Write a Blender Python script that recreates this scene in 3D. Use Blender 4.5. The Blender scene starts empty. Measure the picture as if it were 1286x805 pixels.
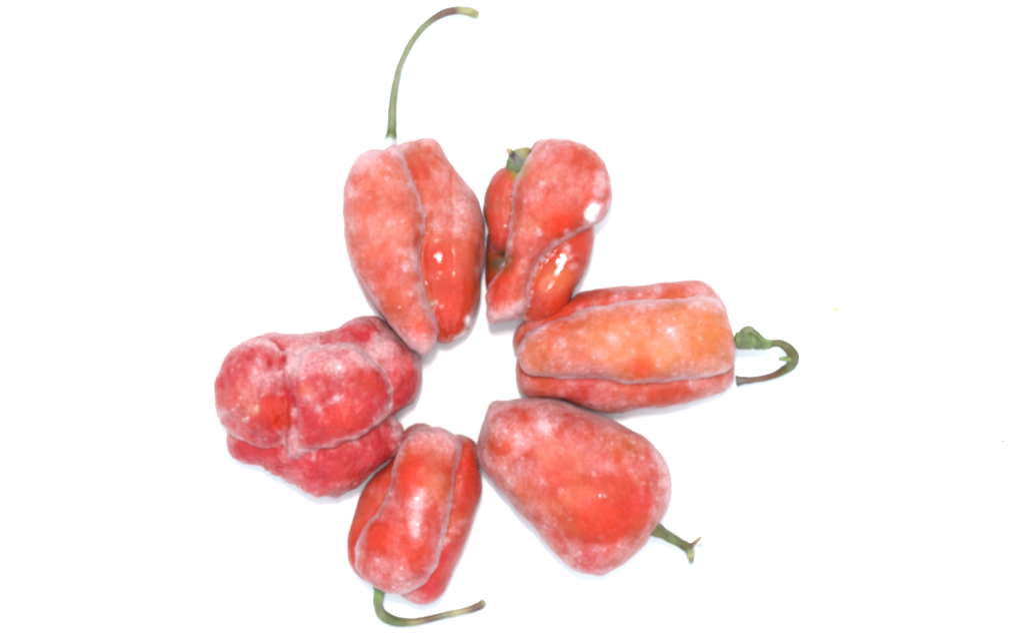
import bpy, math
import numpy as np
from mathutils import Vector

# ------------------------------------------------------------------ camera, light, exposure
C = bpy.context.scene.collection
SC = bpy.context.scene
MM = 0.001
DIST = 450.0                 # camera height above the sheet, mm
K = 0.17                     # millimetres of sheet per photograph pixel
W, H = 1286.0, 805.0
FRAME = W * K

cam = bpy.data.cameras.new('camera')
cam.sensor_width = 36.0
cam.lens = 36.0 * DIST / FRAME
cam.clip_start = 0.01
cam.clip_end = 20.0
co = bpy.data.objects.new('camera', cam)
co.location = (0, 0, DIST * MM)
C.objects.link(co)
SC.camera = co

wd = bpy.data.worlds.new('World')
SC.world = wd
wd.use_nodes = True
bg = wd.node_tree.nodes['Background']
bg.inputs['Color'].default_value = (0.72, 0.88, 1.0, 1)
bg.inputs['Strength'].default_value = 1.42

def area(name, loc, power, sx, sy, col, target=(0, 0, 0)):
    l = bpy.data.lights.new(name, 'AREA')
    l.shape = 'RECTANGLE'; l.size = sx; l.size_y = sy
    l.energy = power; l.color = col
    o = bpy.data.objects.new(name, l)
    o.location = loc
    o.rotation_euler = (Vector(target) - Vector(loc)).to_track_quat('-Z', 'Y').to_euler()
    C.objects.link(o)
    return o
area('flash_lamp', (-0.008, 0.062, 0.47), 1.9, 0.022, 0.045, (1.0, 0.975, 0.93))
area('ceiling_panel_lamp', (0.01, 0.02, 0.64), 1.3, 0.075, 0.24, (1.0, 0.99, 0.97))

SC.view_settings.view_transform = 'Standard'
SC.view_settings.look = 'None'
SC.view_settings.gamma = 1.0
SC.view_settings.exposure = 0.0
SC.cycles.filter_width = 2.8
SC.cycles.max_bounces = 8

# ------------------------------------------------------------------ small numeric helpers
RNG = np.random.RandomState(7)
LAT = RNG.rand(64, 64, 64).astype(np.float32)

def vnoise(p):
    """value noise, p (N,3) -> 0..1"""
    i = np.floor(p).astype(np.int64); f = p - i
    f = f * f * (3 - 2 * f)
    out = 0
    for a in (0, 1):
        for b in (0, 1):
            for c in (0, 1):
                w = (f[:, 0] if a else 1 - f[:, 0]) * (f[:, 1] if b else 1 - f[:, 1]) * (f[:, 2] if c else 1 - f[:, 2])
                out = out + w * LAT[(i[:, 0] + a) & 63, (i[:, 1] + b) & 63, (i[:, 2] + c) & 63]
    return out

def fbm(p, octaves=4, seed=0.0):
    s = 0; a = 1.0; t = 0
    for k in range(octaves):
        s = s + a * vnoise(p * (2.03 ** k) + seed + 11.3 * k)
        t += a; a *= 0.55
    return s / t

def sstep(a, b, x):
    t = np.clip((x - a) / (b - a), 0, 1)
    return t * t * (3 - 2 * t)

def smooth_closed(pts, n=3):
    p = np.asarray(pts, float)
    for _ in range(n):                                  # Chaikin, then keeps the traced outline's corners round
        q = np.roll(p, -1, 0)
        p = np.stack([0.75 * p + 0.25 * q, 0.25 * p + 0.75 * q], 1).reshape(-1, 2)
    return p

def signed_dist(poly, X, Y):
    """+ inside"""
    d2 = np.full(X.shape, 1e9); ins = np.zeros(X.shape, bool)
    n = len(poly)
    for i in range(n):
        ax, ay = poly[i]; bx, by = poly[(i + 1) % n]
        ex, ey = bx - ax, by - ay
        L = ex * ex + ey * ey
        if L < 1e-12: continue
        t = np.clip(((X - ax) * ex + (Y - ay) * ey) / L, 0, 1)
        d2 = np.minimum(d2, (X - ax - t * ex) ** 2 + (Y - ay - t * ey) ** 2)
        if ay != by:
            c = (ay > Y) != (by > Y)
            ins ^= c & (X < ex * (Y - ay) / ey + ax)
    d = np.sqrt(d2)
    return np.where(ins, d, -d)

def poisson(mask, h):
    """-lap u = 1 inside mask, u = 0 outside: the height of an inflated skin, squared"""
    m = mask.astype(float); b = m * h * h
    def A(u):
        return m * (4 * u - np.roll(u, 1, 0) - np.roll(u, -1, 0) - np.roll(u, 1, 1) - np.roll(u, -1, 1))
    u = np.zeros_like(b); r = b - A(u); p = r.copy(); rs = (r * r).sum(); r0 = rs
    for _ in range(900):
        Ap = A(p); al = rs / (p * Ap).sum(); u += al * p; r -= al * Ap
        rn = (r * r).sum()
        if rn < 1e-9 * r0: break
        p = r + (rn / rs) * p; rs = rn
    return u

def blur(a, n):
    for _ in range(n):
        a = (a + np.roll(a, 1, 0) + np.roll(a, -1, 0)) / 3
        a = (a + np.roll(a, 1, 1) + np.roll(a, -1, 1)) / 3
    return a

VOX = 0.33                                              # mm
GX0, GY0 = -90.0, -72.0                                 # origin of the shared lattice

def gidx(x, o): return int(math.floor((x - o) / VOX))

def plan(px, py, z=0.0):
    f = (DIST - z) / DIST
    return ((px - W / 2) * K * f, (H / 2 - py) * K * (W / 1.6 / H) * f)

class Lobe:
    def __init__(s, origin, scale, pts, zc, half, tilt=(0, 0), plump=0.5):
        s.poly = smooth_closed([plan(origin[0] + x / scale, origin[1] + y / scale, zc) for x, y in pts])
        s.zc, s.half, s.tilt, s.plump = zc, half, tilt, plump
        lo, hi = s.poly.min(0), s.poly.max(0)
        s.c = (lo + hi) / 2
        P = 3.0
        s.i0 = gidx(lo[0] - P, GX0); s.i1 = gidx(hi[0] + P, GX0)
        s.j0 = gidx(lo[1] - P, GY0); s.j1 = gidx(hi[1] + P, GY0)
        X, Y = np.meshgrid(GX0 + VOX * np.arange(s.i0, s.i1), GY0 + VOX * np.arange(s.j0, s.j1), indexing='ij')
        d = signed_dist(s.poly, X, Y)
        u = poisson(d > 0, VOX)
        ok = (d > 0.7) & (d < 3.0)
        r = np.where(ok, u / np.maximum(d, .1), 0); w = ok.astype(float)
        for _ in range(4):
            r2, w2 = blur(r, 4), blur(w, 4)
            r = np.where(ok, r, r2); w = np.where(ok, w, w2)
        rr = blur(r, 3) / np.maximum(blur(w, 3), 1e-6)
        rr = np.where(w > 1e-5, rr, np.median(u[ok] / d[ok]))
        near = rr * d
        t = sstep(1.0, 2.6, d)
        u = near * (1 - t) + u * t
        u = u / u.max()
        xy = np.stack([X.ravel() / 1.7, Y.ravel() / 1.7, np.full(X.size, zc)], 1)
        u = u + (0.10 if plump > .95 else 0.015) * (fbm(xy, 3, 3.3).reshape(X.shape) - .5) * np.exp(-(d / 1.5) ** 2)       # a ragged, not a drawn, edge
        s.q = np.where(u > 0, u * (1 + s.plump * (1 - u)), u * (1 + s.plump))     # (h/half)^2, <0 outside
    def q_on(s, i0, i1, j0, j1):
        out = np.full((i1 - i0, j1 - j0), -1.5)
        a0, a1, b0, b1 = max(i0, s.i0), min(i1, s.i1), max(j0, s.j0), min(j1, s.j1)
        if a1 > a0 and b1 > b0:
            out[a0 - i0:a1 - i0, b0 - j0:b1 - j0] = s.q[a0 - s.i0:a1 - s.i0, b0 - s.j0:b1 - s.j0]
        return out
    def zmid(s, X, Y):
        return s.zc + s.tilt[0] * (X - s.c[0]) + s.tilt[1] * (Y - s.c[1])
    def phi(s, i0, i1, j0, j1, Z):
        q = s.q_on(i0, i1, j0, j1)
        X = (GX0 + VOX * np.arange(i0, i1))[:, None]; Y = (GY0 + VOX * np.arange(j0, j1))[None, :]
        zm = s.zmid(X, Y)
        F = ((s.half ** 2) * q)[:, :, None] - (Z[None, None, :] - zm[:, :, None]) ** 2
        F = F.astype(np.float32)
        g = np.gradient(F, VOX)
        n = np.sqrt(g[0] ** 2 + g[1] ** 2 + g[2] ** 2) + 0.8
        return np.clip(F / n, -3, 3)
    def rel(s, x, y):
        fx = (x - GX0) / VOX - s.i0; fy = (y - GY0) / VOX - s.j0
        fx = np.clip(fx, 0, s.q.shape[0] - 2.001); fy = np.clip(fy, 0, s.q.shape[1] - 2.001)
        i = fx.astype(int); j = fy.astype(int); a = fx - i; b = fy - j
        q = s.q
        return q[i, j] * (1 - a) * (1 - b) + q[i + 1, j] * a * (1 - b) + q[i, j + 1] * (1 - a) * b + q[i + 1, j + 1] * a * b

def smax(a, b, k):
    h = np.clip(0.5 + 0.5 * (a - b) / k, 0, 1)
    return b + (a - b) * h + k * h * (1 - h)

def surface_nets(S):
    """closed quad mesh of S = 0 (S > 0 inside); vertices in voxel units"""
    ins = S > 0
    c = np.zeros(tuple(n - 1 for n in S.shape), np.int8)
    offs = [(a, b, d) for a in (0, 1) for b in (0, 1) for d in (0, 1)]
    n = [k - 1 for k in S.shape]
    for a, b, d in offs: c += ins[a:a + n[0], b:b + n[1], d:d + n[2]]
    cells = np.argwhere((c > 0) & (c < 8))
    idx = -np.ones(c.shape, np.int64); idx[tuple(cells.T)] = np.arange(len(cells))
    acc = np.zeros((len(cells), 3)); cnt = np.zeros(len(cells))
    for o in offs:
        for ax in range(3):
            if o[ax]: continue
            o2 = list(o); o2[ax] = 1
            va = S[tuple((cells + o).T)]; vb = S[tuple((cells + o2).T)]
            cr = (va > 0) != (vb > 0)
            t = np.where(cr, va / np.where(cr, va - vb, 1), 0)
            p = np.tile(np.array(o, float), (len(cells), 1)); p[:, ax] += t
            acc += p * cr[:, None]; cnt += cr
    V = cells + acc / cnt[:, None]
    quads = []
    for ax in range(3):
        sl1 = [slice(1, -1)] * 3; sl2 = [slice(1, -1)] * 3
        sl1[ax] = slice(0, -1); sl2[ax] = slice(1, None)
        A = ins[tuple(sl1)]; B = ins[tuple(sl2)]
        e = np.argwhere(A != B)
        up = A[tuple(e.T)]
        g = e + 1; g[:, ax] -= 1
        b, d = [(1, 2), (2, 0), (0, 1)][ax]
        def cell(db, dd):
            q = g.copy(); q[:, b] -= db; q[:, d] -= dd
            return idx[tuple(q.T)]
        q = np.stack([cell(1, 1), cell(0, 1), cell(0, 0), cell(1, 0)], 1)
        q[~up] = q[~up][:, ::-1]
        quads.append(q)
    return V, np.concatenate(quads)

def relax(V, Q, n, lam=0.5):
    e = np.concatenate([Q[:, [0, 1]], Q[:, [1, 2]], Q[:, [2, 3]], Q[:, [3, 0]]])
    deg = np.bincount(e.ravel(), minlength=len(V)).astype(float)
    for k in range(n):
        acc = np.stack([np.bincount(e[:, 0], V[e[:, 1], a], len(V)) + np.bincount(e[:, 1], V[e[:, 0], a], len(V)) for a in range(3)], 1)
        V = V + lam * (acc / deg[:, None] - V)
    return V

def make_mesh(name, V, Q):
    me = bpy.data.meshes.new(name)
    me.vertices.add(len(V)); me.vertices.foreach_set('co', np.asarray(V, np.float32).ravel())
    me.loops.add(Q.size); me.loops.foreach_set('vertex_index', Q.astype(np.int32).ravel())
    me.polygons.add(len(Q)); me.polygons.foreach_set('loop_start', np.arange(0, Q.size, Q.shape[1], dtype=np.int32))
    me.update(calc_edges=True); me.validate()
    me.polygons.foreach_set('use_smooth', np.ones(len(me.polygons), bool))
    return me

def set_color(me, name, rgb):
    at = me.color_attributes.new(name, 'FLOAT_COLOR', 'POINT')
    a = np.ones((len(me.vertices), 4), np.float32); a[:, :3] = rgb
    at.data.foreach_set('color', a.ravel())

def set_float(me, name, v):
    at = me.attributes.new(name, 'FLOAT', 'POINT')
    at.data.foreach_set('value', np.asarray(v, np.float32))

# ------------------------------------------------------------------ materials
def new_mat(name):
    m = bpy.data.materials.new(name); m.use_nodes = True
    nt = m.node_tree
    return m, nt, nt.nodes['Principled BSDF']

def node(nt, kind, **kw):
    n = nt.nodes.new(kind)
    for k, v in kw.items():
        if k in n.inputs: n.inputs[k].default_value = v
        else: setattr(n, k, v)
    return n

def mathn(nt, op, a, b=None, c=None):
    n = nt.nodes.new('ShaderNodeMath'); n.operation = op
    for i, v in enumerate((a, b, c)):
        if v is None: continue
        if isinstance(v, (int, float)): n.inputs[i].default_value = v
        else: nt.links.new(v, n.inputs[i])
    return n.outputs[0]

def pepper_material():
    m, nt, b = new_mat('frosted_pepper_skin')
    L = nt.links.new
    geo = node(nt, 'ShaderNodeTexCoord').outputs['Object']
    pig = node(nt, 'ShaderNodeAttribute', attribute_name='pigment').outputs['Color']
    fr = node(nt, 'ShaderNodeAttribute', attribute_name='frost').outputs['Fac']
    def noise(scale, detail, rough=0.55, dist=0.0):
        n = nt.nodes.new('ShaderNodeTexNoise'); n.inputs['Scale'].default_value = scale
        n.inputs['Detail'].default_value = detail; n.inputs['Roughness'].default_value = rough
        n.inputs['Distortion'].default_value = dist
        L(geo, n.inputs['Vector']); return n.outputs['Fac']
    n1 = noise(520, 4, 0.6, 0.4); n2 = noise(1500, 3, 0.65); n3 = noise(200, 3)
    s = mathn(nt, 'ADD', mathn(nt, 'MULTIPLY', mathn(nt, 'SUBTRACT', n1, 0.5), 0.80),
              mathn(nt, 'MULTIPLY', mathn(nt, 'SUBTRACT', n2, 0.5), 1.2))
    s = mathn(nt, 'ADD', s, mathn(nt, 'MULTIPLY', mathn(nt, 'SUBTRACT', n3, 0.5), 0.20))
    amp = mathn(nt, 'MINIMUM', 1.0, mathn(nt, 'MAXIMUM', 0.25, mathn(nt, 'MULTIPLY', fr, 2.5)))
    f = mathn(nt, 'ADD', fr, mathn(nt, 'MULTIPLY', s, amp))
    vo = nt.nodes.new('ShaderNodeTexVoronoi'); vo.inputs['Scale'].default_value = 620; L(geo, vo.inputs['Vector'])
    sp = nt.nodes.new('ShaderNodeMapRange'); L(vo.outputs['Distance'], sp.inputs[0])
    sp.inputs[1].default_value = 0.34; sp.inputs[2].default_value = 0.10; sp.inputs[3].default_value = 0.0; sp.inputs[4].default_value = 0.5
    sc = nt.nodes.new('ShaderNodeSeparateColor'); L(vo.outputs['Color'], sc.inputs[0])
    keep = mathn(nt, 'GREATER_THAN', sc.outputs[0], 0.62)
    f = mathn(nt, 'ADD', f, mathn(nt, 'MULTIPLY', mathn(nt, 'MULTIPLY', sp.outputs[0], keep), mathn(nt, 'MINIMUM', 1.0, mathn(nt, 'MULTIPLY', fr, 4.0))))
    cl = nt.nodes.new('ShaderNodeClamp'); L(f, cl.inputs[0]); f = cl.outputs[0]
    # pigment mottling
    hs = nt.nodes.new('ShaderNodeHueSaturation'); L(pig, hs.inputs['Color'])
    L(mathn(nt, 'ADD', 0.72, mathn(nt, 'MULTIPLY', n3, 0.55)), hs.inputs['Value'])
    mx = nt.nodes.new('ShaderNodeMix'); mx.data_type = 'RGBA'
    L(mathn(nt, 'MULTIPLY', f, 0.92), mx.inputs['Factor'])
    L(hs.outputs['Color'], mx.inputs[6]); mx.inputs[7].default_value = (0.55, 0.345, 0.355, 1)
    ice = nt.nodes.new('ShaderNodeMapRange'); L(fr, ice.inputs[0])            # crusts of ice, some with their highlight painted white
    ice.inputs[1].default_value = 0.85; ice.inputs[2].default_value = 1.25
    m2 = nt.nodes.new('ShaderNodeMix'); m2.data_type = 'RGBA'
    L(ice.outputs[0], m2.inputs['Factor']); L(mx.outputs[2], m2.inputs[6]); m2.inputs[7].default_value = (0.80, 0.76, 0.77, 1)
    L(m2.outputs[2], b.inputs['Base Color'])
    rg = nt.nodes.new('ShaderNodeMapRange'); wet = node(nt, 'ShaderNodeAttribute', attribute_name='wet').outputs['Fac']; L(wet, rg.inputs[0])
    rg.inputs[1].default_value = 0.0; rg.inputs[2].default_value = 1.0
    rg.inputs[3].default_value = 0.46; rg.inputs[4].default_value = 0.14
    L(rg.outputs[0], b.inputs['Roughness'])
    b.inputs['Specular IOR Level'].default_value = 0.2
    b.subsurface_method = 'RANDOM_WALK'
    b.inputs['Subsurface Weight'].default_value = 0.35
    b.inputs['Subsurface Radius'].default_value = (1.0, 0.25, 0.2)
    b.inputs['Subsurface Scale'].default_value = 0.0015
    cw = nt.nodes.new('ShaderNodeMapRange'); L(wet, cw.inputs[0])
    cw.inputs[1].default_value = 0.3; cw.inputs[2].default_value = 1.0
    cw.inputs[3].default_value = 0.0; cw.inputs[4].default_value = 0.5
    L(cw.outputs[0], b.inputs['Coat Weight'])
    b.inputs['Coat Roughness'].default_value = 0.12
    bp = nt.nodes.new('ShaderNodeBump'); bp.inputs['Strength'].default_value = 0.35
    bp.inputs['Distance'].default_value = 0.00035
    h = mathn(nt, 'ADD', mathn(nt, 'MULTIPLY', f, 1.3), mathn(nt, 'MULTIPLY', n3, 0.5))
    L(h, bp.inputs['Height']); L(bp.outputs[0], b.inputs['Normal'])
    return m

def stem_material():
    m, nt, b = new_mat('stem_skin')
    L = nt.links.new
    pig = node(nt, 'ShaderNodeAttribute', attribute_name='pigment').outputs['Color']
    tc = node(nt, 'ShaderNodeTexCoord').outputs['Object']
    n = nt.nodes.new('ShaderNodeTexNoise'); n.inputs['Scale'].default_value = 900; n.inputs['Detail'].default_value = 4
    L(tc, n.inputs['Vector'])
    hs = nt.nodes.new('ShaderNodeHueSaturation'); L(pig, hs.inputs['Color'])
    L(mathn(nt, 'ADD', 0.6, mathn(nt, 'MULTIPLY', n.outputs['Fac'], 0.8)), hs.inputs['Value'])
    L(hs.outputs[0], b.inputs['Base Color'])
    b.inputs['Roughness'].default_value = 0.5
    bp = nt.nodes.new('ShaderNodeBump'); bp.inputs['Strength'].default_value = 0.5; bp.inputs['Distance'].default_value = 0.0002
    L(n.outputs['Fac'], bp.inputs['Height']); L(bp.outputs[0], b.inputs['Normal'])
    return m

def paper_material():
    m, nt, b = new_mat('white_paper')
    L = nt.links.new
    tc = node(nt, 'ShaderNodeTexCoord').outputs['Object']
    n = nt.nodes.new('ShaderNodeTexNoise'); n.inputs['Scale'].default_value = 900; n.inputs['Detail'].default_value = 5
    L(tc, n.inputs['Vector'])
    rp = nt.nodes.new('ShaderNodeMapRange'); L(n.outputs['Fac'], rp.inputs[0])
    rp.inputs[3].default_value = 0.83; rp.inputs[4].default_value = 0.87
    cb = nt.nodes.new('ShaderNodeCombineColor')
    for i in range(3): L(rp.outputs[0], cb.inputs[i])
    L(cb.outputs[0], b.inputs['Base Color'])
    b.inputs['Roughness'].default_value = 0.7
    b.inputs['Specular IOR Level'].default_value = 0.15
    bp = nt.nodes.new('ShaderNodeBump'); bp.inputs['Strength'].default_value = 0.1; bp.inputs['Distance'].default_value = 0.0001
    L(n.outputs['Fac'], bp.inputs['Height']); L(bp.outputs[0], b.inputs['Normal'])
    return m

SKIN, STEM, PAPER = pepper_material(), stem_material(), paper_material()

# ------------------------------------------------------------------ the white surface
def sheet():
    n = 2
    s = 0.9
    me = bpy.data.meshes.new('white_surface')
    me.from_pydata([(-s, -s, 0), (s, -s, 0), (s, s, 0), (-s, s, 0), (-s, -s, -.01), (s, -s, -.01), (s, s, -.01), (-s, s, -.01)], [],
                   [(0, 1, 2, 3), (7, 6, 5, 4), (0, 4, 5, 1), (1, 5, 6, 2), (2, 6, 7, 3), (3, 7, 4, 0)])
    me.materials.append(PAPER)
    o = bpy.data.objects.new('white_surface', me); C.objects.link(o)
    o['kind'] = 'structure'
    o['label'] = 'plain bright white surface under the ring of peppers'
sheet()

# ------------------------------------------------------------------ the peppers
# outlines are given in the pixels of an enlarged crop: (crop origin, enlargement), one closed outline per lobe of the fruit
RED = np.array((0.38, 0.023, 0.011)); ORANGE = np.array((0.45, 0.122, 0.024)); CRIMSON = np.array((0.36, 0.015, 0.024))
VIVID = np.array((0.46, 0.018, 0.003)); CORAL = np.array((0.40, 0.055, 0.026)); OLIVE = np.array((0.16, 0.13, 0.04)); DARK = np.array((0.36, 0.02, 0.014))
GREEN = np.array((0.16, 0.24, 0.045)); PALE = np.array((0.9, 0.87, 0.86))

P = {}
P['A'] = dict(o=(420, 160), s=2.684, base=CORAL, frost=0.30, label='upright red pepper at upper left with the long arching green stem',
  lobes=[
   ([(150,88),(185,62),(205,55),(222,62),(248,150),(278,220),(308,285),(314,340),(286,410),(292,480),(306,560),(330,620),(352,680),(345,735),(305,768),(262,748),(205,690),(150,610),(100,530),(58,450),(36,370),(28,270),(36,180),(58,115),(95,88)], 19.6, 9.2, (0,0), 1.0),
   ([(215,66),(250,50),(278,46),(315,32),(348,48),(372,100),(425,160),(475,220),(505,290),(516,350),(502,450),(492,580),(476,660),(440,712),(390,737),(350,732),(300,700),(240,620),(180,500),(150,380),(150,250),(180,120)], 11.5, 9.6, (0,0), .7),
   ([(70,100),(150,70),(240,100),(250,300),(260,600),(290,740),(220,715),(140,620),(75,510),(40,420),(26,320),(28,200)], 9.0, 8.8, (0,0), .4),
  ],
  patches=[(340,420,60,-.55),(350,520,60,-.6),(390,480,70,-.45),(420,560,60,-.35),(380,640,60,-.4),(440,430,40,-.15),(290,120,50,-.1),(280,200,40,-.1),
           (400,270,45,.45),(360,165,35,.3),(415,345,35,.4),(450,250,40,.35),(455,180,40,.45),(475,300,35,.35),(335,330,18,.55),(350,350,15,.4),
           (110,90,50,.45),(210,60,35,.9),(60,220,28,.5),(60,330,25,.4),(80,110,40,.5),(300,340,14,.6),(275,470,30,.55),(265,440,20,.4),(290,540,22,.55),(270,420,18,.4),
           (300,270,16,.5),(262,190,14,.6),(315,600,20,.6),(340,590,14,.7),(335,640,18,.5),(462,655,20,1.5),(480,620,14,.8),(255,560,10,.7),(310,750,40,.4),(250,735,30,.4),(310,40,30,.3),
           (100,540,22,.4),(140,590,22,.4),(220,700,18,.4),(190,325,16,.25),(230,420,14,.4),(240,470,12,.4),(150,250,50,-.08),(200,600,60,-.15),(150,430,50,-.1),(490,480,22,.3)],
  tones=[(350,450,60,VIVID,.9),(400,560,70,VIVID,.9),(390,660,70,VIVID,.8),(180,480,80,RED,.5),(290,700,60,VIVID,.6),(130,200,90,CORAL*1.05,.5),(325,590,16,OLIVE,.6),(290,150,40,RED,.6)])  # small olive spot paints the shadow under the front lobe's edge
P['B'] = dict(o=(590, 160), s=3.095, base=RED*.5+CORAL*.5, frost=0.22, label='twisted red pepper at upper right with a stubby olive stem nub',
  lobes=[
   ([(236,90),(262,60),(292,42),(340,38),(388,50),(440,64),(485,90),(518,122),(536,165),(552,220),(552,290),(532,340),(492,370),(430,397),(370,432),(300,492),(252,555),(226,640),(236,680),(196,744),(140,756),(90,772),(64,740),(60,640),(75,600),(122,550),(150,480),(157,380),(162,280),(186,200),(208,135)], 19.8, 8.6, (.0,.03), 1.2),
   ([(150,142),(110,160),(78,200),(56,260),(50,330),(62,390),(66,430),(92,480),(135,500),(220,480),(300,380),(310,250),(260,160),(190,135)], 11.8, 9.0, (0,0), .7),
   ([(482,372),(478,450),(462,525),(436,602),(410,650),(385,700),(345,748),(300,765),(240,770),(205,750),(160,700),(160,600),(200,500),(280,400),(380,330),(450,330)], 11.0, 9.6, (0,0), .7),
   ([(232,92),(250,62),(292,42),(300,110),(220,170),(200,120)], 12, 7, (0,0), .4),
   ([(64,400),(120,400),(200,420),(250,500),(220,620),(120,690),(62,640),(58,520)], 6.6, 6.5, (0,0), .6),
  ],
  patches=[(112,515,50,-.6),(95,285,40,-.4),(85,400,50,-.35),(484,318,26,1.5),(474,336,24,1.5),(462,352,20,1.2),(515,215,28,.55),(500,190,22,.35),(500,250,22,.6),(545,300,22,.4),(340,60,60,.22),(280,110,30,.35),(215,130,16,.6),(230,115,12,.9),  # strongest spots paint the white highlight on the icy right edge
           (165,250,14,.45),(158,330,10,.45),(150,450,12,.6),(130,530,14,.6),(150,390,8,.5),(275,225,12,.5),(240,260,30,.15),(380,410,16,.5),(330,455,14,.5),(280,515,12,.55),(250,570,12,.6),(235,640,12,.7),(370,470,14,.8),(400,540,20,.5),(385,500,12,.6),
           (180,715,34,.6),(130,735,30,.5),(215,685,16,.7),(90,740,24,.35),(270,410,16,.4),(360,360,60,-.3),(330,380,50,-.3),(330,560,60,-.35),(310,600,50,-.3),(440,430,40,-.25),(150,600,60,-.25),(100,640,40,-.2),(110,690,30,-.1),(340,690,40,-.2),(440,610,20,.3),(270,550,10,.5),(455,560,14,.3)],
  tones=[(350,375,60,VIVID,.9),(120,560,60,VIVID,.7),(95,640,50,VIVID,.6),(330,590,60,ORANGE*.6+VIVID*.4,.7),(410,470,60,VIVID,.5),(90,420,60,DARK,.5),(112,515,56,OLIVE*.4,1.0),(100,470,40,DARK,.6),(225,135,20,ORANGE*.7+GREEN*.4,.7),(185,170,34,GREEN*.8+OLIVE*.6,.8),(340,690,50,VIVID,.6),(170,330,20,CORAL,.3)])  # darkened olive paints the shadow of the left recess into the pigment
P['C'] = dict(o=(630, 340), s=3.384, base=ORANGE*.5+CORAL*.5, frost=0.24, label='orange-red pepper lying sideways at right, its green stem hooked back',
  lobes=[
   ([(58,350),(72,305),(120,255),(200,215),(300,185),(385,150),(440,158),(500,135),(600,120),(700,125),(785,122),(840,103),(905,118),(952,155),(978,210),(996,280),(1000,350),(985,405),(950,437),(880,452),(780,457),(650,472),(540,477),(430,462),(300,457),(180,452),(110,447),(68,400)], 19.4, 9.0, (0,0), 1.0),
   ([(42,310),(48,262),(80,212),(160,180),(262,125),(345,82),(450,68),(560,65),(680,50),(780,40),(845,36),(893,68),(942,130),(972,200),(930,300),(600,320),(300,350),(160,370),(60,350)], 11.5, 9.8, (0,0), .7),
   ([(62,380),(58,455),(78,512),(130,545),(250,550),(320,578),(400,604),(480,604),(560,588),(700,578),(800,563),(920,533),(968,500),(990,440),(995,370),(930,300),(400,290),(100,320)], 10.6, 10.0, (0,0), .7),
  ],
  patches=[(340,170,30,.5),(400,150,26,.45),(500,125,40,.4),(620,130,60,.45),(840,105,50,.7),(920,130,40,.7),(975,230,26,.4),(150,240,40,.35),(80,330,22,.5),(725,270,50,.35),(725,265,20,.5),(250,300,26,.4),(410,350,26,.35),(470,290,26,.45),(540,270,16,.3),(670,400,26,.3),
           (300,455,80,.35),(430,460,80,.3),(860,435,60,.35),(740,450,40,.3),(950,420,30,.3),(985,340,20,.3),(665,80,20,.6),(110,480,30,.3),(540,590,80,.3),(400,585,60,.35),(900,530,60,.35),(960,490,30,.3),(800,480,16,.5),(250,515,14,.3),(350,500,100,-.2),(700,500,60,-.2),(600,420,60,-.25),(900,270,30,-.1),(300,130,60,-.15),(230,190,50,-.2),(340,260,20,.3),(620,480,30,.2)],
  tones=[(700,240,150,ORANGE,.75),(520,290,110,ORANGE,.55),(880,240,80,ORANGE,.6),(590,410,60,VIVID,.6),(350,500,120,CRIMSON,.6),(700,510,100,RED,.6),(250,350,120,RED,.35),(300,120,120,RED,.6),(600,90,200,RED,.4),(200,200,80,VIVID,.5),(700,380,60,ORANGE,.5)])
P['D'] = dict(o=(590, 490), s=3.22, base=RED*.7+CORAL*.3, frost=0.26, label='heart-shaped red pepper at lower right with a short forked stem',
  lobes=[
   ([(72,52),(98,36),(150,42),(212,34),(300,28),(380,44),(430,65),(500,95),(580,125),(662,155),(724,200),(774,260),(804,310),(818,370),(814,430),(792,490),(762,540),(730,592),(680,652),(620,707),(560,752),(520,762),(468,747),(408,717),(348,662),(296,600),(250,545),(195,485),(148,430),(108,380),(68,340),(44,310),(28,250),(34,190),(48,130),(62,80)], 14.0, 12.6, (0,0), .85),
   ([(270,320),(420,260),(620,300),(745,380),(760,480),(715,560),(640,615),(540,650),(430,630),(350,580),(290,500)], 17.0, 10.6, (0,0), .9),
   ([(60,110),(130,60),(260,60),(330,140),(330,260),(240,340),(140,340),(60,250)], 16.5, 8.5, (0,0), .7),
  ],
  patches=[(80,120,60,.35),(160,140,45,.3),(300,130,45,.7),(308,150,24,.7),(210,220,40,.35),(200,180,30,.4),(110,170,40,.35),(60,280,30,.4),(300,60,60,.3),(130,60,60,.3),(420,60,50,.25),(180,330,70,.25),(120,230,24,-.15),(150,238,20,-.12),(240,260,26,-.3),(380,340,60,-.4),
           (330,300,40,-.2),(540,540,90,-.3),(630,490,70,-.25),(480,530,80,-.25),(650,400,70,-.1),(500,700,60,-.2),(800,370,34,.7),(785,300,34,.75),(760,260,26,.6),(790,440,26,.5),(750,500,20,.3),(520,650,50,.4),(430,650,40,.3),(610,640,40,.25),(540,755,70,.35),(400,700,40,.3),(560,310,24,.3),(650,325,14,.4),(545,430,16,.5),(375,400,22,.45),(300,375,24,.45),(405,520,12,.4),(310,560,30,.3),(520,40,20,.0),(150,400,50,.15),(560,120,60,.2),(290,500,30,.15),(545,590,14,.3)],
  tones=[(540,530,120,VIVID,.6),(640,480,80,VIVID,.5),(380,330,60,VIVID,.7),(130,230,24,RED,.3),(640,190,90,CORAL*.6+ORANGE*.5,.6),(180,420,80,CORAL*.6+ORANGE*.4,.6),(500,700,60,CRIMSON*1.3,.6),(700,450,60,CRIMSON*1.3,.5)])
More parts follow.
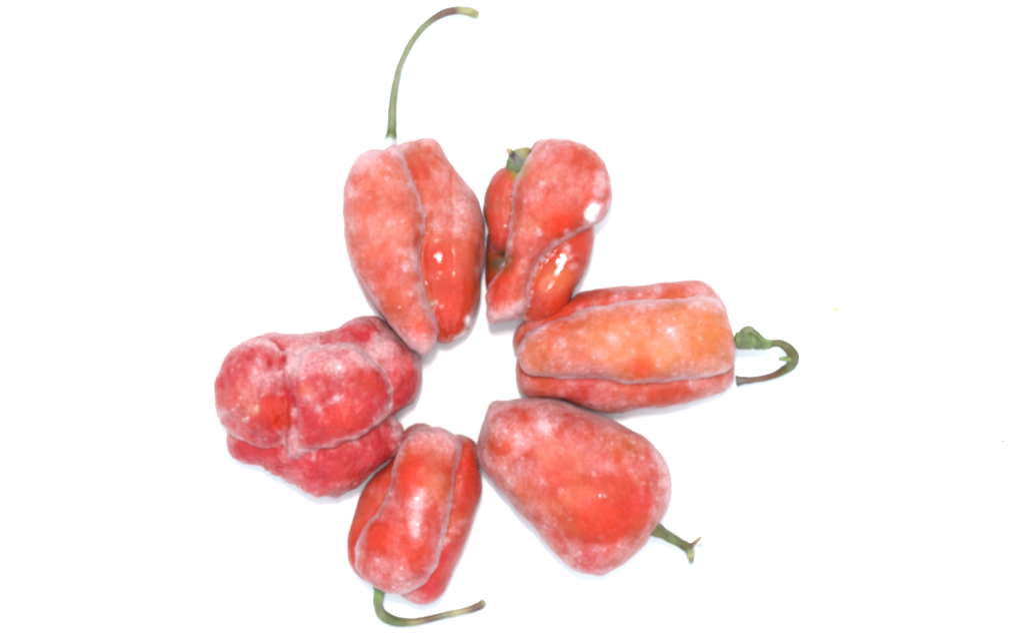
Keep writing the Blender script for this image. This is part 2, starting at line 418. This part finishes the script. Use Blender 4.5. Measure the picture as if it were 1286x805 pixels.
P['E'] = dict(o=(420, 520), s=2.875, base=RED, frost=0.12, label='small red pepper at bottom with a thin stem bent sideways below it',
  lobes=[
   ([(262,86),(290,52),(320,46),(372,52),(430,72),(458,98),(458,150),(432,210),(426,290),(412,380),(386,470),(370,540),(332,600),(282,636),(230,652),(170,644),(118,612),(83,562),(78,510),(90,450),(130,390),(172,330),(197,260),(217,190),(240,130)], 18.8, 8.4, (0,0), 1.0),
   ([(236,95),(256,58),(300,36),(345,42),(390,120),(340,300),(290,480),(170,612),(120,606),(86,580),(53,532),(43,470),(53,400),(82,330),(98,270),(148,205),(215,152)], 11.2, 9.2, (0,0), .7),
   ([(420,68),(492,84),(518,110),(524,170),(532,220),(532,280),(516,350),(492,430),(452,520),(422,590),(392,650),(342,682),(290,682),(232,655),(200,560),(230,400),(300,200)], 10.8, 9.6, (0,0), .7),
  ],
  patches=[(302,330,26,.8),(295,380,24,.8),(295,420,22,.8),(312,285,22,.7),(400,460,14,.8),(300,430,14,.7),(165,540,34,.35),(230,570,40,.3),(200,285,18,.5),(320,75,40,.3),(400,100,50,.25),(90,500,18,.4),(420,330,14,.4),(385,470,14,.5),(350,560,18,.4),(250,640,50,.45),(140,600,34,.35),(430,420,30,.25),(460,390,18,.3),(290,210,50,-.3),(170,440,50,-.2),(280,500,40,-.15),(110,350,50,-.25),(80,430,40,-.2),(480,200,50,-.4),(480,300,50,-.35),(440,250,40,-.3),(330,640,50,-.15),(300,670,60,.25),(390,600,40,-.1),(500,100,20,-.2),(440,120,14,.3),(280,255,16,.1),(160,370,26,.2),(200,330,24,.2)],  # upright row of frost spots mid-lobe paints the sheen there
  tones=[(290,210,60,VIVID,.8),(170,440,60,VIVID,.6),(280,500,50,VIVID,.6),(380,260,60,CORAL*.5+ORANGE*.5,.6),(480,200,60,VIVID,.6),(330,640,60,CRIMSON*1.2,.6),(420,530,70,CRIMSON*1.25,.5),(120,300,60,RED,.4),(380,120,60,ORANGE*.4+CORAL*.6,.5)])
P['F'] = dict(o=(260, 390), s=3.22, base=CRIMSON*.8+RED*.2, frost=0.30, label='knobbly crimson pepper at left, most heavily frosted, with no stem showing',
  lobes=[
   ([(98,170),(120,145),(150,132),(212,122),(300,140),(350,200),(362,300),(368,380),(352,480),(330,562),(270,572),(200,548),(140,518),(85,490),(52,420),(36,350),(42,280),(70,215)], 14.5, 11.3, (0,0), .7),
   ([(360,190),(420,148),(500,135),(580,142),(645,178),(705,230),(743,300),(750,370),(722,432),(650,482),(560,512),(480,537),(420,567),(380,572),(345,570),(355,480),(350,380),(325,280),(335,215)], 20.0, 8.5, (0,0), 1.0),
   ([(180,112),(205,100),(240,96),(350,99),(450,98),(520,75),(600,45),(660,33),(710,48),(750,100),(720,280),(600,330),(400,330),(200,290),(165,180)], 11.0, 9.5, (0,0), .6),
   ([(700,110),(730,80),(775,105),(835,160),(858,220),(862,290),(842,350),(792,402),(750,432),(660,440),(580,330),(580,200),(640,130)], 12.2, 9.2, (0,0), .6),
   ([(84,500),(80,540),(90,578),(140,608),(210,628),(260,652),(330,698),(400,728),(470,748),(550,748),(640,718),(700,640),(755,600),(792,560),(794,490),(755,436),(690,380),(600,370),(400,380),(200,400),(90,440)], 11.0, 9.6, (0,0), .7),
   ([(330,150),(380,180),(400,300),(395,420),(400,540),(375,600),(335,600),(315,540),(322,420),(300,300),(290,190)], 18.0, 6.5, (0,0), .9),
  ],
  patches=[(370,170,60,.75),(350,230,50,.65),(430,130,50,.6),(250,110,40,.5),(330,110,40,.3),(220,270,40,.6),(215,210,16,.7),(280,270,40,.4),(310,200,18,-.3),(250,210,22,-.2),(520,230,30,1.0),(500,180,60,.5),(600,170,50,.55),(660,190,50,.7),(700,150,50,.6),(740,130,60,.45),(690,100,30,.3),
           (640,110,26,-.4),(560,80,40,-.1),(470,115,30,-.2),(740,230,30,.3),(740,320,12,.6),(735,390,14,.6),(690,450,26,.3),(770,500,16,.9),(785,540,14,.8),(755,460,18,.7),(350,420,28,.4),(350,500,32,.75),(345,570,38,.6),(330,380,14,.5),(275,400,48,-.7),(290,440,44,-.5),(310,380,30,-.5),(240,450,40,-.3),(200,405,16,.5),(160,440,14,.5),(290,490,12,.6),(110,520,36,.4),(60,420,24,.5),(75,480,24,.4),(410,355,26,.4),(455,395,18,.7),(530,355,18,.8),(500,370,16,.5),(430,580,14,.6),(430,600,12,.5),(590,530,18,.6),(610,545,14,.4),(600,510,30,.2),
           (560,460,70,-.2),(660,300,60,-.2),(450,470,50,-.15),(520,640,80,-.25),(450,600,60,-.1),(700,560,60,-.1),(150,560,50,-.25),(800,340,40,-.25),(830,260,20,-.1),(100,300,30,-.1),(150,200,50,-.05),(560,740,80,.35),(350,690,60,.3),(850,220,20,.2),(380,260,34,.3),(440,220,30,.3)],
  tones=[(285,395,46,VIVID,.95),(290,440,50,VIVID,.8),(190,400,30,ORANGE,.6),(560,440,90,RED*1.1,.6),(660,290,60,RED,.6),(130,340,60,CORAL,.5),(400,320,30,ORANGE*.5+CORAL*.5,.5),(640,110,30,CRIMSON,.8),(150,570,50,CRIMSON,.6),(470,640,90,CRIMSON*1.1,.5),(800,350,50,CRIMSON,.5),(560,670,60,RED,.4)])

WET = {'A': [(350,440,60),(370,510,75),(400,580,75),(400,670,60),(255,560,10),(215,610,12)],
       'B': [(95,300,55),(100,400,50),(330,530,60),(400,500,30),(275,415,26),(340,640,50),(100,620,40)],
       'C': [(725,270,22),(250,300,26),(410,350,24),(850,290,14),(540,270,10),(800,478,14)],
       'D': [(545,430,20),(650,325,10),(375,400,10),(530,590,14)],
       'E': [(298,330,28),(300,420,32),(400,460,12),(200,285,12),(500,220,50)],
       'F': [(285,400,48),(200,405,22),(455,395,26),(530,355,28),(525,235,30),(430,590,28),(590,525,20),(160,440,20),(290,485,24),(215,210,20),(495,375,16),(740,330,14)]}
for k, p in P.items():
    p['wet'] = WET[k]
for p in P.values():
    p['L'] = [Lobe(p['o'], p['s'], *l) for l in p['lobes']]
# where two peppers touch, the second one gives way (dents) to the first
YIELDS = {'A': '', 'B': 'A', 'C': 'B', 'D': 'C', 'E': '', 'F': 'AE'}

def field(p, i0, i1, j0, j1, Z, blend=1.3):
    S = None; each = []
    for l in p['L']:
        f = l.phi(i0, i1, j0, j1, Z); each.append(f)
        S = f if S is None else smax(S, f, blend)
    return S, each

def build_pepper(key):
    p = P[key]
    i0 = min(l.i0 for l in p['L']); i1 = max(l.i1 for l in p['L'])
    j0 = min(l.j0 for l in p['L']); j1 = max(l.j1 for l in p['L'])
    top = max(l.zc + l.half for l in p['L']) + 3.5
    Z = np.arange(-2.0, top, VOX)
    S, each = field(p, i0, i1, j0, j1, Z)
    S = np.minimum(S, Z[None, None, :] - 0.06)
    for k in YIELDS[key]:
        S2, _ = field(P[k], i0, i1, j0, j1, Z)
        S = np.minimum(S, -S2 - 0.10)
    S[0] = S[-1] = -1; S[:, 0] = S[:, -1] = -1; S[:, :, 0] = S[:, :, -1] = -1
    V, Q = surface_nets(S)
    # who owns each vertex
    vi = np.clip(np.round(V).astype(int), 0, np.array(S.shape) - 1)
    ph = np.stack([e[tuple(vi.T)] for e in each], 1)
    own = ph.argmax(1)
    V = V * VOX + np.array((GX0 + VOX * i0, GY0 + VOX * j0, Z[0]))
    V = relax(V, Q, 2)
    # uneven skin: shallow dimples and small bumps
    e1 = V[Q[:, 2]] - V[Q[:, 0]]; e2 = V[Q[:, 3]] - V[Q[:, 1]]
    fn = np.cross(e1, e2); N = np.zeros_like(V)
    for c in range(4):
        for a in range(3): N[:, a] += np.bincount(Q[:, c], fn[:, a], len(V))
    N /= np.linalg.norm(N, axis=1)[:, None] + 1e-9
    N = relax(N, Q, 6)
    seed = 5.7 * (ord(key) - 60)
    la, lb = (3.2, 1.3) if key == 'F' else (1.6, 0.40)
    disp = la * (fbm(V / 8.0, 2, seed) - .5) + lb * (fbm(V / 2.6, 3, seed + 9) - .5)
    up = sstep(0.0, 0.6, N[:, 2])
    fold = np.exp(-(np.maximum(-ph[:, 0], 0) / 0.9) ** 2) * (own > 0) * up      # the folds run deep beside the overlapping lobe
    disp -= (0.9 if key != 'D' else 0.0) * relax(np.repeat(fold[:, None], 3, 1), Q, 2)[:, 0]
    f = (DIST - V[:, 2]) / DIST                                # a few beads raised on the skin, shaped to catch glints
    zx = ((V[:, 0] / K / f + W / 2) - p['o'][0]) * p['s']
    zy = ((H / 2 - V[:, 1] / (K * W / 1.6 / H) / f) - p['o'][1]) * p['s']
    for x, y, r in p['wet']:
        if r <= 32:
            disp += 0.55 * np.exp(-((zx - x) ** 2 + (zy - y) ** 2) / (0.45 * r) ** 2)
    V = V + N * disp[:, None] * sstep(0.3, 3.0, V[:, 2])[:, None]
    V[:, 2] = np.maximum(V[:, 2], 0.03)
    # frost and pigment, laid on the skin, with a few painted glints and shadows
    q = np.zeros(len(V))
    for k, l in enumerate(p['L']):
        m = own == k
        q[m] = np.clip(l.rel(V[m, 0], V[m, 1]), 0, 1)
    f = (DIST - V[:, 2]) / DIST
    zx = ((V[:, 0] / K / f + W / 2) - p['o'][0]) * p['s']
    zy = ((H / 2 - V[:, 1] / (K * W / 1.6 / H) / f) - p['o'][1]) * p['s']
    big = fbm(V / 5.0, 4, seed + 3); mid = fbm(V / np.array((1.5, 2.6, 1.9)), 4, seed + 17); wr = fbm(V / 1.5, 4, seed + 31)
    edge = 0.5 * sstep(0.44, 0.04, q) + 0.28 * sstep(0.85, 0.25, q) * np.clip((wr - .36) * 4.5, 0, 1.15)
    rim = np.where(own == 0, 0.55, 0.30)
    fr = 0.30 * p['frost'] + rim * edge + 0.16 * (big - .5) + 0.42 * (mid - .5)
    wx = 14 * (fbm(V / 2.0, 3, seed + 41) - .5) * 2; wy = 14 * (fbm(V / 2.0, 3, seed + 53) - .5) * 2
    for x, y, r, a in p['patches']:
        if key in 'FD' and 0 < a < 1: a *= 0.75
        d = np.hypot(zx + wx - x, zy + wy - y) / r
        fr += a * np.exp(-d * d * 1.1)  # some positive spots are small pale glints painted as frost
    fr -= (0 if key == 'D' else 0.25) * fold
    fr += np.where(own == 0, 0.03, -0.05) + 0.22 * sstep(0.22, 0.0, q)
    fr = np.clip(fr, 0, 0.80)
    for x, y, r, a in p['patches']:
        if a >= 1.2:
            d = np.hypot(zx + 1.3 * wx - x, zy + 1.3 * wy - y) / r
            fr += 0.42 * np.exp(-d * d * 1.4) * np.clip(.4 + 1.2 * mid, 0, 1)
    wet = np.zeros(len(V))
    for x, y, r in p['wet']:
        d = np.hypot(zx + wx - x, zy + wy - y) / r
        w = 1 - sstep(.7, 1.1, d)
        if r > 32: w = w * (1 - sstep(.2, .5, fr))
        wet = np.maximum(wet, w)
    col = np.tile(p['base'], (len(V), 1))
    t = ((0.12 if key == 'F' else 0.3) * sstep(.45, .7, big))[:, None]
    col = col * (1 - t) + (ORANGE * .6 + CORAL * .4) * t
    if key == 'C':
        col = np.where((own > 0)[:, None], col * .35 + RED * .65, col)
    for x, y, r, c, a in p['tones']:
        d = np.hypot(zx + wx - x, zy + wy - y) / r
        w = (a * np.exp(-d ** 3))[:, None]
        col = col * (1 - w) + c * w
    cx, cy = np.mean([l.c for l in p['L']], 0)
    root = bpy.data.objects.new('habanero_pepper', None); C.objects.link(root)
    root.empty_display_size = 0.01
    root.location = (cx * MM, cy * MM, 0)
    root['label'] = p['label']; root['category'] = 'pepper'; root['group'] = 'frosted red peppers laid in a ring'
    Vl = (V - np.array((cx, cy, 0))) * MM
    me = make_mesh('fruit_body', Vl, Q)
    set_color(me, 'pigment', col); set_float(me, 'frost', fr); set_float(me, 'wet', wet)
    me.materials.append(SKIN)
    o = bpy.data.objects.new('fruit_body', me); C.objects.link(o); o.parent = root
    p['root'] = root; p['c'] = (cx, cy)
    return root

def catmull(pts, n):
    pts = np.asarray(pts, float)
    p = np.vstack([2 * pts[0] - pts[1], pts, 2 * pts[-1] - pts[-2]])
    out = []
    for i in range(1, len(p) - 2):
        for t in np.linspace(0, 1, n, endpoint=False):
            a, b, c, d = p[i - 1], p[i], p[i + 1], p[i + 2]
            out.append(0.5 * (2 * b + (c - a) * t + (2 * a - 5 * b + 4 * c - d) * t * t + (3 * b - a - 3 * c + d) * t ** 3))
    out.append(p[-2])
    return np.array(out)

def tube(name, parent, stations, cols, seed=1.0, ridge=0.10, squash=1.0, n=9, seg=18, cap_in=-0.15):
    """stations: photo px, photo py, z mm, radius mm ; cols: rgb per station"""
    st = [(*plan(x, y, z), z, r, *c) for (x, y, z, r), c in zip(stations, cols)]
    S = catmull(st, n)
    S[:, 3] = np.maximum(S[:, 3], 0.08)
    c = S[:, :3]; T = np.gradient(c, axis=0); T /= np.linalg.norm(T, axis=1)[:, None]
    V = []; col = []
    ref = np.array((0, 0, 1.0))
    for i in range(len(c)):
        a = np.cross(T[i], ref)
        if np.linalg.norm(a) < .1: a = np.cross(T[i], (0, 1.0, 0))
        a /= np.linalg.norm(a); b = np.cross(a, T[i]); ref = b
        ang = np.linspace(0, 2 * np.pi, seg, endpoint=False)
        pp = np.stack([np.cos(ang) * 0.8, np.sin(ang) * 0.8, np.full(seg, i * 0.11)], 1) + seed
        nz = vnoise(pp * 1.7) - .5
        r = S[i, 3] * (1 + ridge * np.cos(5 * ang + seed + .03 * i) + 0.30 * nz)
        ring = c[i] + np.outer(np.cos(ang) * r, a) + np.outer(np.sin(ang) * r * squash, b)
        V += list(ring); col += [np.clip(S[i, 4:7] * (1 + .5 * z), 0, 1) for z in nz]
    F = []
    m = len(c)
    for i in range(m - 1):
        for k in range(seg):
            k2 = (k + 1) % seg
            F.append((i * seg + k, i * seg + k2, (i + 1) * seg + k2, (i + 1) * seg + k))
    for i, sgn in ((0, 0), (m - 1, 1)):                      # dished ends
        V.append(c[i] + T[i] * (-1 if sgn else 1) * S[i, 3] * cap_in); col.append(np.clip(S[i, 4:7] * .9, 0, 1))
        ce = len(V) - 1
        for k in range(seg):
            k2 = (k + 1) % seg
            t = (i * seg + k, i * seg + k2, ce)
            F.append(t if sgn else t[::-1])
    V = np.array(V); V[:, 2] = np.maximum(V[:, 2], 0.04)
    off = np.array((parent.location.x, parent.location.y, 0))
    if parent.parent: off = off + np.array((parent.parent.location.x, parent.parent.location.y, 0))
    me = bpy.data.meshes.new(name)
    me.from_pydata((V * MM - off).tolist(), [], F)
    me.polygons.foreach_set('use_smooth', np.ones(len(F), bool))
    set_color(me, 'pigment', np.array(col))
    me.materials.append(STEM)
    o = bpy.data.objects.new(name, me); C.objects.link(o); o.parent = parent
    me.update()
    return o

for k in 'ABCDEF': build_pepper(k)

G1 = (0.10, 0.115, 0.04); G2 = (0.15, 0.15, 0.07); G3 = (0.18, 0.17, 0.095); BR = (0.13, 0.07, 0.045); BR2 = (0.085, 0.058, 0.045)
TAN = (0.27, 0.24, 0.11); ICE = (0.62, 0.63, 0.63); LG = (0.13, 0.175, 0.05); OL = (0.09, 0.08, 0.025)
# long arching stem
s = tube('stem', P['A']['root'],
     [(490,186,19,1.7),(490,178,20,1.45),(491,170,20.3,1.15),(492,160,20.3,.98),(493,140,20,.86),(495,118,19,.76),(499,95,18,.68),(507,72,16.5,.64),(519,50,15,.66),(533,33,13.5,.70),(550,20,12,.76),(567,14,11,.80),(580,13,10,.85),(592,15,9,.95),(600,19,8.3,.80)],
     [ICE,ICE,G1,G1,G2,G2,G3,G3,G2,G3,BR,BR,TAN,TAN,TAN], 1.3)
# stubby nub
tube('calyx', P['B']['root'],
     [(664,186,16.8,.5),(658,193,17.8,1.7),(652,202,18.2,2.4),(647,213,17.4,2.2),(643,226,15,.8)],
     [(.28,.20,.06),(.22,.18,.07),(.15,.16,.08),(.12,.13,.06),(.22,.09,.04)], 2.2, squash=.6, ridge=.04)
tube('stem', P['B']['root'],
     [(652,204,19.0,.95),(648,198,20.4,.75),(643,193,21.2,.55),(639,189,22,.62),(637,187,22.2,.45)],
     [(.28,.29,.25),(.2,.2,.17),(.05,.03,.025),TAN,TAN], 3.2)
# hooked stem with its green swollen base
tube('calyx', P['C']['root'],
     [(922,427,18,1.7),(927,428,18,1.7),(933,428,17.5,1.75),(939,427,17,1.85),(946,428,16.5,1.7),(954,431,16,1.35),(962,432,15.5,1.1),(968,432,15.5,.95)],
     [LG,G1,G1,LG,G1,G1,LG,G2], 4.1, ridge=.07)
tube('calyx_lobe', P['C']['root'],
     [(930,422,17.2,.9),(936,416,17.4,1.0),(943,416,17.2,.95),(950,421,17.6,.8),(960,428,16.8,.55),(970,430,16.4,.3)],
     [G1,G2,G2,G1,LG,LG], 5.3)
hs = tube('stem', P['C']['root'],
     [(962,433,15.5,.95),(972,431,15.5,.80),(982,432,15.3,.85),(991,438,15,1.0),(996,447,14,1.15),(994,457,12.5,1.15),(986,464,11,.95),(974,471,9,.75),(960,475,7.5,.68),(945,477,6.5,.70),(934,478,6,.85),(925,479,5.6,1.15)],
     [G2,OL,OL,OL,OL,G1,OL,BR,BR,BR,BR2,BR2], 6.1)
tube('thorn', hs, [(993,450,14,.8),(988,451,14.2,.55),(983,451,14.4,.5),(978,451,14.6,.3)], [G1,LG,LG,LG], 7.2)
# short forked stem
fs = tube('stem', P['D']['root'],
     [(815,661,15,1.9),(823,665,15,1.55),(832,670,14.5,1.25),(843,676,14,1.05),(854,682,13.5,1.0),(862,687,13,1.05),(867,691,12.8,.9)],
     [OL,OL,OL,G1,OL,OL,G3], 8.4)
tube('stem_prong', fs, [(863,687,13,.75),(870,684,13.2,.5),(876,679,13.6,.42),(881,674,14,.3)], [OL,BR,(.27,.17,.06),(.34,.27,.12)], 9.2)
tube('stem_prong', fs, [(865,690,12.8,.7),(872,689,12.5,.42),(878,685,12.2,.4),(883,682,12,.28)], [G3,ICE,(.4,.42,.42),(.5,.5,.5)], 9.9)
tube('stem_prong', fs, [(865,688,13,.95),(867,696,12.5,.85),(868,703,12,.6),(866,711,11.4,.45),(864,721,10.6,.3)], [G3,TAN,G3,ICE,ICE], 10.7)
# thin stem bent sideways
tube('stem', P['E']['root'],
     [(478,735,12,1.5),(477,745,11.5,1.15),(475,757,10.5,1.05),(478,769,9,1.08),(487,777,8,1.1),(500,781,7,1.0),(518,781,6.2,.85),(540,777,5.6,.75),(560,772,5.2,.70),(578,768,5,.70),(594,764,4.8,.78),(603,760,4.8,.85),(608,755,4.9,.75)],
     [G1,LG,G2,G2,G1,G1,(.2,.17,.09),BR,G3,(.3,.25,.12),BR,BR,TAN], 11.6)

# ------------------------------------------------------------------ crumbs lying on the sheet
def crumb(px, py, r, col, label, seed):
    import bmesh
    bm = bmesh.new(); bmesh.ops.create_icosphere(bm, subdivisions=2, radius=1)
    pts = np.array([v.co[:] for v in bm.verts])
    nz = vnoise(pts * 1.6 + seed)
    for v, k in zip(bm.verts, nz):
        v.co = Vector((v.co.x * r * 1.3, v.co.y * r, v.co.z * r * .6)) * (0.5 + k) * MM
        v.co.z = max(v.co.z, -r * .45 * MM)
    me = bpy.data.meshes.new('crumb'); bm.to_mesh(me); bm.free()
    set_color(me, 'pigment', np.tile(col, (len(me.vertices), 1)))
    me.materials.append(STEM)
    o = bpy.data.objects.new('crumb', me); C.objects.link(o)
    x, y = plan(px, py)
    o.location = (x * MM, y * MM, r * .46 * MM)
    o['label'] = label; o['category'] = 'crumb'; o['group'] = 'specks scattered on the white surface'
crumb(1049, 388.5, .55, (.50, .41, .18), 'yellowish crumb on the white surface right of the hooked stem', 1.1)
crumb(1056, 392, .26, (.56, .5, .28), 'tiny pale fleck just beside the yellowish crumb', 2.3)
crumb(1259, 554, .24, (.06, .05, .05), 'small dark speck near the right edge, below middle height', 5.1)
crumb(14, 190.5, .30, (.45, .45, .33), 'pale grey-green fleck near the left edge, above middle height', 7.9)
